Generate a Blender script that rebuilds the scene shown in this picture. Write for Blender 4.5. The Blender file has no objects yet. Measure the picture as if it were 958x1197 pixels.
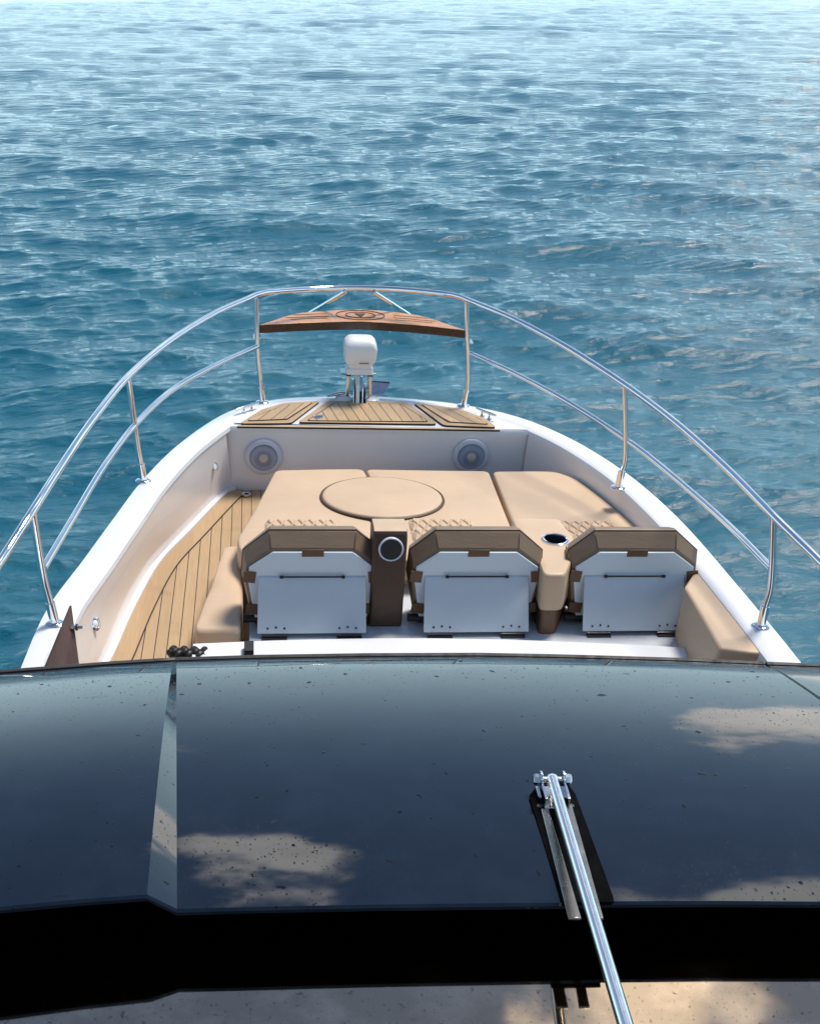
import bpy, bmesh, math, random
import numpy as np
from mathutils import Vector, Matrix
random.seed(4); RNG = np.random.default_rng(11)
S = bpy.context.scene; COL = S.collection
PI = math.pi

# ------------------------------------------------------------------ camera solved from the boat's symmetry (boat frame: x starboard, y bow, z up, water at 0)
CX, CZ = -0.70317, 3.84
PITCH, YAW, ROLL, FPX = 0.41907, 0.14099, 0.06234, 1450.0
_f = Vector((math.sin(YAW)*math.cos(PITCH), math.cos(YAW)*math.cos(PITCH), -math.sin(PITCH)))
_r0 = Vector((math.cos(YAW), -math.sin(YAW), 0)); _u0 = _r0.cross(_f)
RT = _r0*math.cos(ROLL) + _u0*math.sin(ROLL); UP = -_r0*math.sin(ROLL) + _u0*math.cos(ROLL)
CAM = Vector((CX, 0, CZ))
def ray(u, v): return _f + RT*((u-479)/FPX) + UP*((598.5-v)/FPX)
def W(u, v, z):                       # where a sight line meets the level z
    d = ray(u, v); return CAM + d*((z-CZ)/d.z)
def WY(u, v, y):                      # where it meets the cross plane y
    d = ray(u, v); return CAM + d*(y/d.y)
HEEL = math.atan2(RT.z, RT.x)         # the boat heels a little; the sea stays level
B = Matrix.Rotation(HEEL, 4, 'Y')

G, FL, PADT = 1.35, 0.96, 1.25        # gunwale, cockpit floor, sun pad top

# ------------------------------------------------------------------ materials
def nt(name):
    m = bpy.data.materials.new(name); m.use_nodes = True
    t = m.node_tree; b = t.nodes['Principled BSDF']; return m, t, b
def N(t, kind, **kw):
    n = t.nodes.new(kind)
    for k, v in kw.items():
        if k.startswith('i_'): n.inputs[k[2:].replace('_', ' ')].default_value = v
        else: setattr(n, k, v)
    return n
def coord(t, scale=(1,1,1), rot=(0,0,0), loc=(0,0,0)):
    c = N(t, 'ShaderNodeTexCoord'); m = N(t, 'ShaderNodeMapping')
    m.inputs['Scale'].default_value = scale; m.inputs['Rotation'].default_value = rot; m.inputs['Location'].default_value = loc
    t.links.new(c.outputs['Object'], m.inputs['Vector']); return m.outputs['Vector']
def noise(t, vec, scale, detail=4, rough=.55):
    n = N(t, 'ShaderNodeTexNoise'); n.inputs['Scale'].default_value = scale; n.inputs['Detail'].default_value = detail; n.inputs['Roughness'].default_value = rough
    if vec is not None: t.links.new(vec, n.inputs['Vector'])
    return n.outputs['Fac']
def mrange(t, src, a, b, c=0, d=1, interp='LINEAR'):
    n = N(t, 'ShaderNodeMapRange'); n.interpolation_type = interp
    for k, v in zip(('From Min','From Max','To Min','To Max'), (a,b,c,d)): n.inputs[k].default_value = v
    t.links.new(src, n.inputs['Value']); return n.outputs['Result']
def math_(t, op, a, b=None, c=None):
    n = N(t, 'ShaderNodeMath', operation=op)
    for i, s in enumerate((a, b, c)):
        if s is None: continue
        if isinstance(s, (int, float)): n.inputs[i].default_value = s
        else: t.links.new(s, n.inputs[i])
    return n.outputs[0]
def mix(t, fac, a, b):
    n = N(t, 'ShaderNodeMix', data_type='RGBA')
    if isinstance(fac, (int, float)): n.inputs['Factor'].default_value = fac
    else: t.links.new(fac, n.inputs['Factor'])
    for k, s in (('A', a), ('B', b)):
        sk = [i for i in n.inputs if i.name == k and i.type == 'RGBA'][0]
        if isinstance(s, (tuple, list)): sk.default_value = (*s[:3], 1)
        else: t.links.new(s, sk)
    return [o for o in n.outputs if o.type == 'RGBA'][0]
def bump(t, b, h, strength=.3, dist=.002):
    n = N(t, 'ShaderNodeBump'); n.inputs['Strength'].default_value = strength; n.inputs['Distance'].default_value = dist
    t.links.new(h, n.inputs['Height']); t.links.new(n.outputs['Normal'], b.inputs['Normal'])
def plain(name, c, rough=.4, metal=0, var=.12, vs=6, bmp=0, bs=60, bd=.001, coat=0, spec=.5, spots=None):
    m, t, b = nt(name); v = coord(t)
    f = mrange(t, noise(t, v, vs, 5), .3, .7)
    col = mix(t, f, tuple(x*(1-var) for x in c), tuple(min(1, x*(1+var)) for x in c))
    if spots:
        sc, lo, hi, sc_c = spots
        col = mix(t, mrange(t, noise(t, v, sc, 6, .65), lo, hi), col, sc_c)
    t.links.new(col, b.inputs['Base Color'])
    b.inputs['Metallic'].default_value = metal; b.inputs['Specular IOR Level'].default_value = spec; b.inputs['Coat Weight'].default_value = coat
    t.links.new(mrange(t, noise(t, v, vs*2.3, 4), .3, .7, max(.01, rough*.8), min(1, rough*1.2)), b.inputs['Roughness'])
    if bmp: bump(t, b, noise(t, v, bs, 5), bmp, bd)
    return m

M = {}
M['gelcoat'] = plain('white_gelcoat', (.80,.81,.83), .22, var=.03, vs=3, coat=.3, spots=(2.2,.62,.80,(.72,.71,.69)))
M['liner'] = plain('warm_gelcoat', (.83,.78,.75), .2, var=.03, vs=3, coat=.35, spots=(3,.6,.8,(.76,.71,.67)))
M['sole'] = plain('grey_gelcoat', (.62,.65,.68), .3, var=.06, vs=5, spots=(9,.6,.75,(.45,.45,.46)))
M['chrome'] = plain('polished_steel', (.82,.83,.84), .09, 1, var=.03, vs=8)
M['satin'] = plain('satin_steel', (.86,.84,.82), .2, 1, var=.04, vs=14)
M['steel'] = plain('brushed_steel', (.6,.6,.6), .22, 1, var=.1, vs=20)
M['black'] = plain('black_rubber', (.012,.012,.013), .55, var=.2, vs=20)
M['blackmatt'] = plain('black_underside', (.002,.002,.0022), .9, var=.1, vs=9, spec=.05)
M['plastic'] = plain('white_plastic', (.80,.79,.78), .35, var=.03, vs=6)
M['board'] = plain('white_board', (.60,.70,.76), .35, var=.025, vs=5, bmp=.1, bs=220)
M['cup'] = plain('cup_liner', (.03,.035,.05), .3, var=.1)
M['spk'] = plain('speaker_ring', (.60,.65,.74), .4, var=.03)
M['screw'] = plain('screw_dark', (.05,.05,.055), .4, .5)
def vinyl(name, c, dark):
    m, t, b = nt(name); v = coord(t)
    col = mix(t, mrange(t, noise(t, v, 3, 5), .3, .7), tuple(x*.93 for x in c), tuple(x*1.05 for x in c))
    col = mix(t, mrange(t, noise(t, v, 26, 7, .7), .63, .74), col, dark)
    # short scratches
    vs = coord(t, (14, 60, 14), (0,0,.6)); col = mix(t, mrange(t, noise(t, vs, 1.6, 2), .74, .78, 0, .55), col, dark)
    t.links.new(col, b.inputs['Base Color'])
    t.links.new(mrange(t, noise(t, v, 9, 4), .3, .7, .42, .6), b.inputs['Roughness'])
    h = math_(t, 'ADD', math_(t, 'MULTIPLY', noise(t, v, 420, 2), .12), math_(t, 'MULTIPLY', noise(t, coord(t, (3,9,5), (0,0,.3)), 1.4, 5, .6), 4.0))
    bump(t, b, h, .32, .0035); return m
M['vinyl'] = vinyl('tan_vinyl', (.61,.445,.295), (.48,.34,.21))
M['vinyl_shaded'] = vinyl('shaded_tan_vinyl', (.215,.15,.095), (.15,.10,.06))  # darker copy of the tan, shade of the seat backs put into colour
M['vinyl_brown'] = vinyl('brown_vinyl', (.13,.068,.033), (.08,.045,.02))
M['console'] = vinyl('shaded_brown_vinyl', (.062,.032,.016), (.04,.022,.012))  # shade on the aft face of the upright console put into the brown
M['piping_gap_shade'] = plain('dark_piping_gap_shade', (.07,.04,.02), .6)  # also colours the shaded gap about the round pad

def teak(name, c1, c2, caulk, period, width, ang, off=0, gloss=.55):
    m, t, b = nt(name)
    v = coord(t, (1,1,1), (0,0,ang)); x = N(t, 'ShaderNodeSeparateXYZ'); t.links.new(v, x.inputs[0])
    p = math_(t, 'DIVIDE', math_(t, 'ADD', x.outputs[0], 50+off), period)
    fr = math_(t, 'FRACT', p); cell = math_(t, 'FLOOR', p)
    line = math_(t, 'LESS_THAN', fr, width/period)
    wn = N(t, 'ShaderNodeTexWhiteNoise', noise_dimensions='1D'); t.links.new(cell, wn.inputs['W'])
    gv = coord(t, (60, 3, 60), (0,0,ang)); g = noise(t, gv, 2.2, 5, .65)
    col = mix(t, mrange(t, g, .3, .72), c1, c2)
    col = mix(t, math_(t, 'MULTIPLY', wn.outputs['Value'], .35), col, tuple(x*.72 for x in c1))
    col = mix(t, mrange(t, noise(t, coord(t), 5, 6, .65), .58, .75, 0, .5), col, tuple(x*.7 for x in c1))
    if caulk: col = mix(t, line, col, caulk)
    t.links.new(col, b.inputs['Base Color']); b.inputs['Roughness'].default_value = gloss
    h = math_(t, 'SUBTRACT', math_(t, 'MULTIPLY', g, .3), line if caulk else 0.0); bump(t, b, h, .4, .0015); return m
CK = (.022,.018,.016)
T1, T2 = (.43,.29,.155), (.53,.365,.21)
M['teak'] = teak('teak_planks', T1, T2, CK, .0535, .0042, 0, .02)
M['teak_plain'] = teak('teak_margin', T1, T2, None, .2, .006, 0)
M['teak_l'] = teak('teak_planks_raked', T1, T2, CK, .062, .005, .42)
M['teak_m'] = teak('teak_planks_hatch', T1, T2, CK, .062, .005, -.16, .0)
M['teak_r'] = teak('teak_planks_raked_other', T1, T2, CK, .062, .005, -.5)
M['bench'] = teak('varnished_teak', (.52,.215,.075), (.72,.36,.145), (.08,.03,.015), .055, .003, PI/2, 0, .3)
M['bench_shaded_edge'] = plain('varnished_teak_shaded_edge', (.05,.02,.009), .3, var=.4, vs=12)  # bench teak darkened, shade on its aft face painted in
M['caulk'] = plain('black_caulk', CK, .6)

def grille():
    m, t, b = nt('speaker_grille'); v = coord(t)
    vo = N(t, 'ShaderNodeTexVoronoi'); vo.inputs['Scale'].default_value = 150; vo.inputs['Randomness'].default_value = .15; t.links.new(v, vo.inputs['Vector'])
    t.links.new(mix(t, mrange(t, vo.outputs['Distance'], .25, .4), (.06,.075,.11), (.33,.38,.50)), b.inputs['Base Color'])
    b.inputs['Roughness'].default_value = .5; return m
M['grille'] = grille()

def acrylic():
    m, t, b = nt('smoked_acrylic'); v = coord(t)
    t.links.new(mix(t, mrange(t, noise(t, coord(t, (9,1,2)), 3, 4), .3, .7), (.10,.06,.045), (.16,.10,.075)), b.inputs['Base Color'])
    b.inputs['Roughness'].default_value = .12; b.inputs['Transmission Weight'].default_value = .25; b.inputs['IOR'].default_value = 1.5; return m
M['acrylic'] = acrylic()

def roofmat(name, base, rough, ior, drops=1.0, metal=0.0, warm=None):
    m, t, b = nt(name); v = coord(t)
    b.inputs['Metallic'].default_value = metal; b.inputs['IOR'].default_value = ior
    hs = []; msk = None
    for sc, thr, size, sx, rot in ((34, .74, .22, .8, .2), (78, .66, .27, 1.0, -.5), (14, .78, .09, .35, .9), (150, .52, .34, 1.1, 0)):
        vv = coord(t, (sc*sx*1.15, sc*.75, sc), (0,0,rot))
        wob = N(t, 'ShaderNodeTexNoise'); wob.inputs['Scale'].default_value = 1.7; wob.inputs['Detail'].default_value = 3; t.links.new(vv, wob.inputs['Vector'])
        add = N(t, 'ShaderNodeMixRGB', blend_type='LINEAR_LIGHT'); add.inputs[0].default_value = .38; t.links.new(vv, add.inputs[1]); t.links.new(wob.outputs['Color'], add.inputs[2])
        vo = N(t, 'ShaderNodeTexVoronoi'); vo.inputs['Scale'].default_value = 1; t.links.new(add.outputs[0], vo.inputs['Vector'])
        sep = N(t, 'ShaderNodeSeparateColor'); t.links.new(vo.outputs['Color'], sep.inputs[0])
        keep = math_(t, 'GREATER_THAN', sep.outputs[0], thr)
        rad = math_(t, 'MULTIPLY', sep.outputs[1], size)
        d = math_(t, 'DIVIDE', vo.outputs['Distance'], math_(t, 'ADD', rad, .02))
        dome = math_(t, 'SQRT', math_(t, 'MAXIMUM', math_(t, 'SUBTRACT', 1.0, math_(t, 'MULTIPLY', d, d)), 0.0))
        h = math_(t, 'MULTIPLY', math_(t, 'MULTIPLY', dome, keep), math_(t, 'MULTIPLY', rad, 18.0/sc))
        hs.append(h)
    h = hs[0]
    for k in hs[1:]: h = math_(t, 'ADD', h, k)
    patch = mrange(t, noise(t, v, 3.2, 4), .30, .52, .15, 1)          # drops gather in patches
    h = math_(t, 'MULTIPLY', h, patch)
    stk = math_(t, 'MULTIPLY', mrange(t, noise(t, coord(t, (5,34,8), (0,0,.35)), 1.6, 3, .5), .735, .76), patch)
    wet = math_(t, 'MAXIMUM', mrange(t, h, .0, .05), math_(t, 'MULTIPLY', stk, .7))
    h2 = math_(t, 'ADD', math_(t, 'MULTIPLY', h, drops), math_(t, 'MULTIPLY', noise(t, v, 2.1, 3), .25))
    bump(t, b, h2, .12 if metal else .35, .007)
    spk = math_(t, 'MULTIPLY', wet, .9)
    t.links.new(mrange(t, spk, 0, 1, .5, .04), b.inputs['Specular IOR Level'])
    film = noise(t, v, 7, 6, .65)
    c = mix(t, mrange(t, film, .45, .8), base, tuple(x*1.6+.003 for x in base))
    if warm: c = mix(t, mrange(t, noise(t, v, 60, 5, .7), .60, .70), c, warm)
    c = mix(t, math_(t, 'MULTIPLY', wet, .6), c, tuple(x*.4 for x in base))
    t.links.new(c, b.inputs['Base Color'])
    t.links.new(math_(t, 'ADD', mrange(t, film, .3, .8, rough, rough*2.2), math_(t, 'MULTIPLY', wet, .0 if metal else .3)), b.inputs['Roughness'])
    return m
M['roof'] = roofmat('black_gloss_roof', (.0025,.006,.013), .022, 1.58)
M['lower'] = roofmat('dark_mirror_roof', (.40,.31,.225), .03, 1.6, .35, metal=1.0, warm=(.12,.10,.08))

# ------------------------------------------------------------------ mesh helpers (points given in the boat frame)
class MB:
    def __init__(s): s.v=[]; s.f=[]; s.m=[]; s.mats=[]
    def mi(s, mat):
        if mat not in s.mats: s.mats.append(mat)
        return s.mats.index(mat)
    def add(s, vs, fs, mat):
        o=len(s.v); s.v += [tuple(p) for p in vs]; i=s.mi(mat)
        for f in fs: s.f.append(tuple(o+k for k in f)); s.m.append(i)
    def box(s, a, b, mat, rot=None, piv=None):
        x0,y0,z0=a; x1,y1,z1=b
        vs=[Vector(p) for p in ((x0,y0,z0),(x1,y0,z0),(x1,y1,z0),(x0,y1,z0),(x0,y0,z1),(x1,y0,z1),(x1,y1,z1),(x0,y1,z1))]
        if rot is not None:
            p=Vector(piv) if piv else sum(vs,Vector())/8; vs=[p+rot@(q-p) for q in vs]
        s.add(vs, [(3,2,1,0),(4,5,6,7),(0,1,5,4),(1,2,6,5),(2,3,7,6),(3,0,4,7)], mat)
    def prism(s, poly, z0, z1, mat, topmat=None):
        n=len(poly); vs=[(p[0],p[1],z0) for p in poly]+[(p[0],p[1],z1) for p in poly]
        s.add(vs, [tuple(range(n-1,-1,-1))]+[(i,(i+1)%n,n+(i+1)%n,n+i) for i in range(n)], mat)
        o=len(s.v)-2*n; s.f.append(tuple(o+n+i for i in range(n))); s.m.append(s.mi(topmat or mat))
    def loft(s, rings, mat, closed=True, cap=True):
        n=len(rings[0]); vs=[p for r in rings for p in r]; fs=[]
        for j in range(len(rings)-1):
            for i in range(n if closed else n-1):
                a=j*n+i; b=j*n+(i+1)%n; fs.append((a,b,b+n,a+n))
        if cap and closed: fs += [tuple(range(n-1,-1,-1)), tuple((len(rings)-1)*n+i for i in range(n))]
        s.add(vs, fs, mat)
    def tube(s, pts, r, mat, n=12, cap=True, closed=False):
        pts=[Vector(p) for p in pts]; rs = r if isinstance(r,(list,tuple)) else [r]*len(pts)
        rings=[]; prev=None; L=len(pts)
        for i,p in enumerate(pts):
            if closed: d=pts[(i+1)%L]-pts[i-1]
            else: d=pts[min(i+1,L-1)]-pts[max(i-1,0)]
            d.normalize()
            if prev is None:
                a=d.cross(Vector((0,0,1)))
                if a.length<.1: a=d.cross(Vector((1,0,0)))
            else: a=prev-d*prev.dot(d)
            a.normalize(); prev=a; b=d.cross(a)
            rings.append([p+(a*math.cos(2*PI*k/n)+b*math.sin(2*PI*k/n))*rs[i] for k in range(n)])
        if closed: rings.append(rings[0]); cap=False
        s.loft(rings, mat, True, cap)
    def disc(s, c, axis, prof, mat, n=32):       # lathe: prof = [(radius, along axis)]
        c=Vector(c); ax=Vector(axis).normalized(); a=ax.cross(Vector((0,0,1)))
        if a.length<.1: a=ax.cross(Vector((1,0,0)))
        a.normalize(); b=ax.cross(a)
        s.loft([[c+ax*h+(a*math.cos(2*PI*k/n)+b*math.sin(2*PI*k/n))*max(r,1e-4) for k in range(n)] for r,h in prof], mat)
    def build(s, name, parent=None, base=(0,0,0), smooth=None, bevel=0, seg=3):
        o=Vector(base)
        if parent is not None:
            q=parent
            while q is not None: o = o + q.location; q = q.parent
        me=bpy.data.meshes.new(name); me.from_pydata([tuple(Vector(p)-o) for p in s.v], [], s.f)
        for m in s.mats: me.materials.append(m)
        me.polygons.foreach_set('material_index', s.m)
        bm=bmesh.new(); bm.from_mesh(me); bmesh.ops.recalc_face_normals(bm, faces=bm.faces); bm.to_mesh(me); bm.free()
        ob=bpy.data.objects.new(name, me); COL.objects.link(ob)
        if parent is not None: ob.parent=parent
        else: ob.location=o
        if bevel:
            b=ob.modifiers.new('bevel','BEVEL'); b.width=bevel; b.segments=seg; b.limit_method='ANGLE'; b.angle_limit=math.radians(28); b.harden_normals=False
        me.polygons.foreach_set('use_smooth', [True]*len(me.polygons))
        e=bmesh.new(); e.from_mesh(me)
        lim=math.radians(smooth if smooth else 38)
        for ed in e.edges:
            if len(ed.link_faces)==2 and ed.calc_face_angle(0)>lim: ed.smooth=False
        e.to_mesh(me); e.free()
        return ob
def thing(name, label, cat, loc, group=None):
    o=bpy.data.objects.new(name,None); COL.objects.link(o); o.location=loc; o.empty_display_size=.1
    o['label']=label; o['category']=cat
    if group: o['group']=group
    return o
def tag(o, label, cat, group=None):
    o['label']=label; o['category']=cat
    if group: o['group']=group
    return o
def smoothline(pts, k=8, closed=False):
    P=[Vector(p) for p in pts]; n=len(P); out=[]
    for i in range(n if closed else n-1):
        p0=P[(i-1)%n] if (closed or i>0) else P[0]*2-P[1]
        p1=P[i]; p2=P[(i+1)%n]; p3=P[(i+2)%n] if (closed or i+2<n) else P[-1]*2-P[-2]
        for j in range(k):
            t=j/k; out.append(.5*((2*p1)+(p2-p0)*t+(2*p0-5*p1+4*p2-p3)*t*t+(3*p1-p0-3*p2+p3)*t**3))
    if not closed: out.append(P[-1])
    return out
def resample(poly, step=.03):
    out=[]; n=len(poly)
    for i in range(n):
        a=Vector(poly[i][:2]); b=Vector(poly[(i+1)%n][:2]); k=max(1,int((b-a).length/step))
        out += [a.lerp(b, j/k) for j in range(k)]
    return out
def roundpoly(poly, r, k=5):
    out=[]; n=len(poly)
    for i in range(n):
        p=Vector(poly[i][:2]); a=Vector(poly[i-1][:2])-p; b=Vector(poly[(i+1)%n][:2])-p
        rr=min(r, a.length*.45, b.length*.45); A=p+a.normalized()*rr; C=p+b.normalized()*rr
        for j in range(k+1):
            t=j/k; out.append(A*(1-t)**2+p*2*t*(1-t)+C*t*t)
    return out
def cushion(mb, poly, z0, z1, r, mat, crown=.012, corner=.04, zf=None):
    # a padded block: rounded outline, rounded upper edge, slightly crowned and uneven top
    P=resample(roundpoly(poly, corner)); c=sum(P,Vector((0,0)))/len(P); c=Vector((c[0],c[1]))
    prof=[(r*.4,z0),(0,z0+r*.4),(0,z1-r)]+[(r*(1-math.cos(a)), z1-r+r*math.sin(a)) for a in [PI/2*k/6 for k in range(1,7)]]
    rings=[]
    for ins,z in prof:
        ring=[]
        for p in P:
            d=c-p; q=p+d.normalized()*min(ins,d.length*.9); zz=z+(zf(q) if (zf and z>z0+r) else 0); ring.append((q.x,q.y,zz))
        rings.append(ring)
    for sfr in (.85,.7,.55,.4,.25,.12,.03):
        ring=[]
        for p in P:
            d=c-p; e=p+d.normalized()*min(r,d.length*.9); q=c+(e-c)*sfr
            ring.append((q.x,q.y,z1+crown*(1-sfr**3)+(zf(q) if zf else 0)))
        rings.append(ring)
    mb.loft(rings, mat)

# ================================================================== THE BOAT
boat=thing('motor_boat','white motor boat with open teak bow cockpit, steel rails and glossy black roof','boat',(0,5.0,0))
outL=[(-1.56,1.0),(-1.56,3.0),(-1.555,3.7),(-1.545,4.1),(-1.515,4.57),(-1.425,5.02),(-1.34,5.45),(-1.235,5.95),(-1.07,6.48),(-.83,6.97),(-.56,7.20),(-.3,7.27),(0.0,7.30)]
outR=[(.32,7.25),(.62,7.15),(.88,6.98),(1.07,6.74),(1.225,6.42),(1.36,5.98),(1.445,5.43),(1.48,4.78),(1.495,4.35),(1.5,4.07),(1.51,3.0),(1.51,1.0)]
OUT=smoothline([(x,y,0) for x,y in outL+outR], 6)
def inset(line, d):
    out=[]
    for i,p in enumerate(line):
        t=line[min(i+1,len(line)-1)]-line[max(i-1,0)]; t.z=0; t.normalize(); out.append(p+Vector((t.y,-t.x,0))*d)
    return out
ITOP=inset(OUT,.135)
def at_z(l,z): return [(p[0],p[1],z) for p in l]
# hull side: flared topsides down to the water line
mb=MB(); rings=[]
for d,z in ((-.0,G-.03),(-.012,G-.10),(.0,G-.16),(.10,.8),(.26,.2),(.42,-.3)):
    rings.append(at_z(inset(OUT,d),z))
mb.loft(rings, M['gelcoat'], closed=False, cap=False); hull=mb.build('hull',boat)
# gunwale cap with rounded lips
mb=MB(); mb.loft([at_z(inset(OUT,d),z) for d,z in ((.004,G-.035),(-.004,G-.02),(.0,G-.006),(.012,G),(.07,G+.004),(.122,G),(.135,G-.008),(.140,G-.03))], M['gelcoat'], closed=False, cap=False)
gun=mb.build('gunwale',boat)
# inner liner: port side flares inwards to the floor
nL=[i for i,p in enumerate(OUT) if p.x<0 and p.y<6.80]; nR=[i for i,p in enumerate(OUT) if p.x>0 and p.y<6.80]
floorL=smoothline([W(60,900,FL),W(100,812,FL),W(125,768,FL),W(150,713,FL),W(180,660,FL),W(215,623,FL),W(260,577,FL),Vector((-.80,6.72,FL))],6)
def resamp_line(l,n):
    L=[0]
    for a,b in zip(l,l[1:]): L.append(L[-1]+(Vector(b)-Vector(a)).length)
    out=[]
    for k in range(n):
        s=L[-1]*k/(n-1); j=max(0,min(len(l)-2,next((q for q in range(1,len(L)) if L[q]>=s),len(L)-1)-1))
        t=(s-L[j])/max(1e-9,L[j+1]-L[j]); out.append(Vector(l[j]).lerp(Vector(l[j+1]),t))
    return out
topL=[ITOP[i] for i in nL if ITOP[i].y>2.6 and ITOP[i].y<6.74]
tl=resamp_line(topL,40); fl=resamp_line(floorL,40)
# start the floor edge level with the start of the top edge
fl[0].y=min(fl[0].y,3.4)
mb=MB(); rings=[]
for s,z in ((0,G-.02),(.02,G-.05),(.07,G-.08),(.5,FL+.165),(.95,FL+.03),(1,FL+.014)):
    rings.append([(a.lerp(b,s).x,a.lerp(b,s).y,z) for a,b in zip(tl,fl)])
mb.loft(rings, M['liner'], closed=False, cap=False)
lin=mb.build('inner_wall',boat)
mb=MB(); wi=inset(fl,.03)
mb.loft([at_z(fl,FL+.018),at_z(wi,FL+.018),at_z(wi,FL+.0)], M['gelcoat'], closed=False, cap=False); mb.build('floor_edge',boat)
topR=[ITOP[i] for i in nR if ITOP[i].y<6.74]
mb=MB(); mb.loft([at_z(topR,G-.02),at_z(inset(topR,.012),G-.06),at_z(inset(topR,.03),FL-.05)], M['liner'], closed=False, cap=False); mb.build('inner_wall',boat)
# teak floor with margin board
fe=resamp_line(inset(fl,.028),40); fm=inset(fe,.085)
mb=MB(); mb.prism([(p.x,p.y) for p in fe]+[(.2,6.72),(.2,2.9)], FL-.05, FL, M['teak']); flo=mb.build('teak_floor',boat)
mb=MB(); mb.loft([at_z(fe,FL+.004),at_z(fm,FL+.004),at_z(fm,FL-.01)], M['teak_plain'], closed=False, cap=False)
mb.loft([at_z(fm,FL+.006),at_z(inset(fm,.0045),FL+.006),at_z(inset(fm,.0045),FL-.01)], M['caulk'], closed=False, cap=False); mb.build('margin_board',flo)
mb=MB(); mb.disc((-.72,6.62,FL+.006),(0,0,1),[(0,0),(.028,0),(.028,.006),(.018,.008),(.016,.004),(0,.003)],M['chrome']); mb.disc((-.72,6.62,FL+.0115),(0,0,1),[(0,0),(.014,0),(.013,.002),(0,.002)],M['black']); mb.build('floor_drain',flo)
# raised sole behind the seats + sill
mb=MB(); mb.prism([(-.70,3.0),(1.42,3.0),(1.42,5.3),(-.70,5.3)], FL-.06, 1.075, M['sole']); mb.build('cockpit_sole',boat)
SZ=1.135
sill=[tuple(W(u,v,SZ))[:2] for u,v in ((226,751.5),(340,747),(480,745),(620,747.5),(800,756),(897,765))]
SL=smoothline([(x,y,0) for x,y in sill],6); SB=[Vector((p.x,p.y-.30,0)) for p in SL]
mb=MB(); mb.loft([[*map(tuple,at_z(SL,FL-.02))],at_z(SL,SZ-.01),[(p.x,p.y-.008,SZ) for p in SL],[(p.x,p.y+.0,SZ) for p in SB],[(p.x,p.y-.01,FL-.1) for p in SB]], M['gelcoat'], closed=False, cap=False)
mb.build('sill',boat)
mb=MB(); mb.tube([(p.x,p.y-.175,SZ+.006) for p in SL],.013,M['black'],8)
mb.tube([(p.x,p.y-.235,SZ+.004) for p in SL],.008,M['vinyl_brown'],6)
gk=W(291,757,SZ+.02); mb.box((gk.x-.02,gk.y-.05,SZ),(gk.x+.02,gk.y+.03,SZ+.035),M['black']); mb.build('sill_gasket',boat)
# bulkhead and foredeck
BY=6.72
mb=MB()
mb.loft([[(-.86,BY,FL-.1),(-.80,BY,G-.06),(.81,BY,G-.06),(.92,BY,FL-.1)],[(-.86,BY+.0,FL-.1),(-.795,BY+.004,G-.02),(.80,BY+.004,G-.02),(.92,BY,FL-.1)][:4]], M['gelcoat'], closed=False, cap=False)
xs=np.linspace(-.90,1.02,40)
mb=MB(); mb.loft([[(x,BY-.01,FL-.1) for x in xs],[(x,BY,G-.05) for x in xs],[(x,BY+.003,G-.018) for x in xs],[(x,BY+.012,G-.006) for x in xs],[(x,BY+.03,G-.002) for x in xs]], M['gelcoat'], closed=False, cap=False)
bulk=mb.build('bulkhead',boat)
fd=[(p.x,p.y) for p in inset(OUT,.10) if p.y>BY+.01]
mb=MB(); mb.prism(fd, G-.04, G-.003, M['gelcoat']); fdk=mb.build('foredeck',boat)
def panel(name, px, mat, z=G+.001, holes=None, dx=0):
    pts=[W(u,v,z) for u,v in px]; poly=roundpoly([(p.x+dx,p.y) for p in pts], .03, 4)
    c=sum(poly,Vector((0,0)))/len(poly)
    mb=MB(); mb.prism(poly, z-.004, z+.008, M['caulk'], M['teak_plain'])
    def ins(d): return [p+(c-p).normalized()*d for p in poly]
    mb.prism(ins(.050), z+.008, z+.0105, M['caulk']); mb.prism(ins(.060), z+.0105, z+.0125, M['caulk'], mat)
    return mb.build(name, boat)
panel('deck_panel',[(280,496.5),(340,496),(374,470),(332,472.5),(306,480)],M['teak_l'])
hatch=panel('deck_hatch',[(348,494.8),(510,497),(507,493),(474,471.5),(383,470)],M['teak_m'])
mb=MB(); p=W(372,488,G+.012); mb.disc(p,(0,0,1),[(0,0),(.028,0),(.028,.006),(.02,.008),(.018,.002),(0,.002)],M['chrome'],24); mb.tube([p+Vector((-.02,0,.008)),p+Vector((.03,.012,.010))],.006,M['chrome'],8); mb.build('latch',hatch)
panel('deck_panel',[(518,498.5),(580,500.8),(566,490),(536,479),(483,472)],M['teak_r'])
mb=MB(); q=[W(u,v,G) for u,v in ((278,498.2),(430,499.8),(583,502.8),(584,504),(430,501.6),(277,499.8))]; mb.prism([(p.x,p.y) for p in q],G-.004,G+.007,M['caulk'],M['teak_plain']); mb.build('edge_strip',boat)
# speakers in the bulkhead
for u,v in ((308,534),(550,533)):
    c=WY(u,v,BY-.012); ax=(0,-1,.02)
    mb=MB(); mb.disc(c,ax,[(.05,-.004),(.108,-.004),(.108,.006),(.098,.014),(.082,.016),(.078,.008),(.05,.006)],M['spk'],40); sp=mb.build('speaker',boat)
    mb=MB(); mb.disc(c,ax,[(0,.004),(.077,.004),(.074,.016),(.03,.022),(0,.022)],M['grille'],40); mb.build('grille',sp)
    mb=MB(); mb.disc(c,ax,[(0,.02),(.026,.02),(.024,.027),(.012,.031),(0,.031)],plain('speaker_cap',(.55,.5,.47),.35),28); mb.build('dust_cap',sp)
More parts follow.
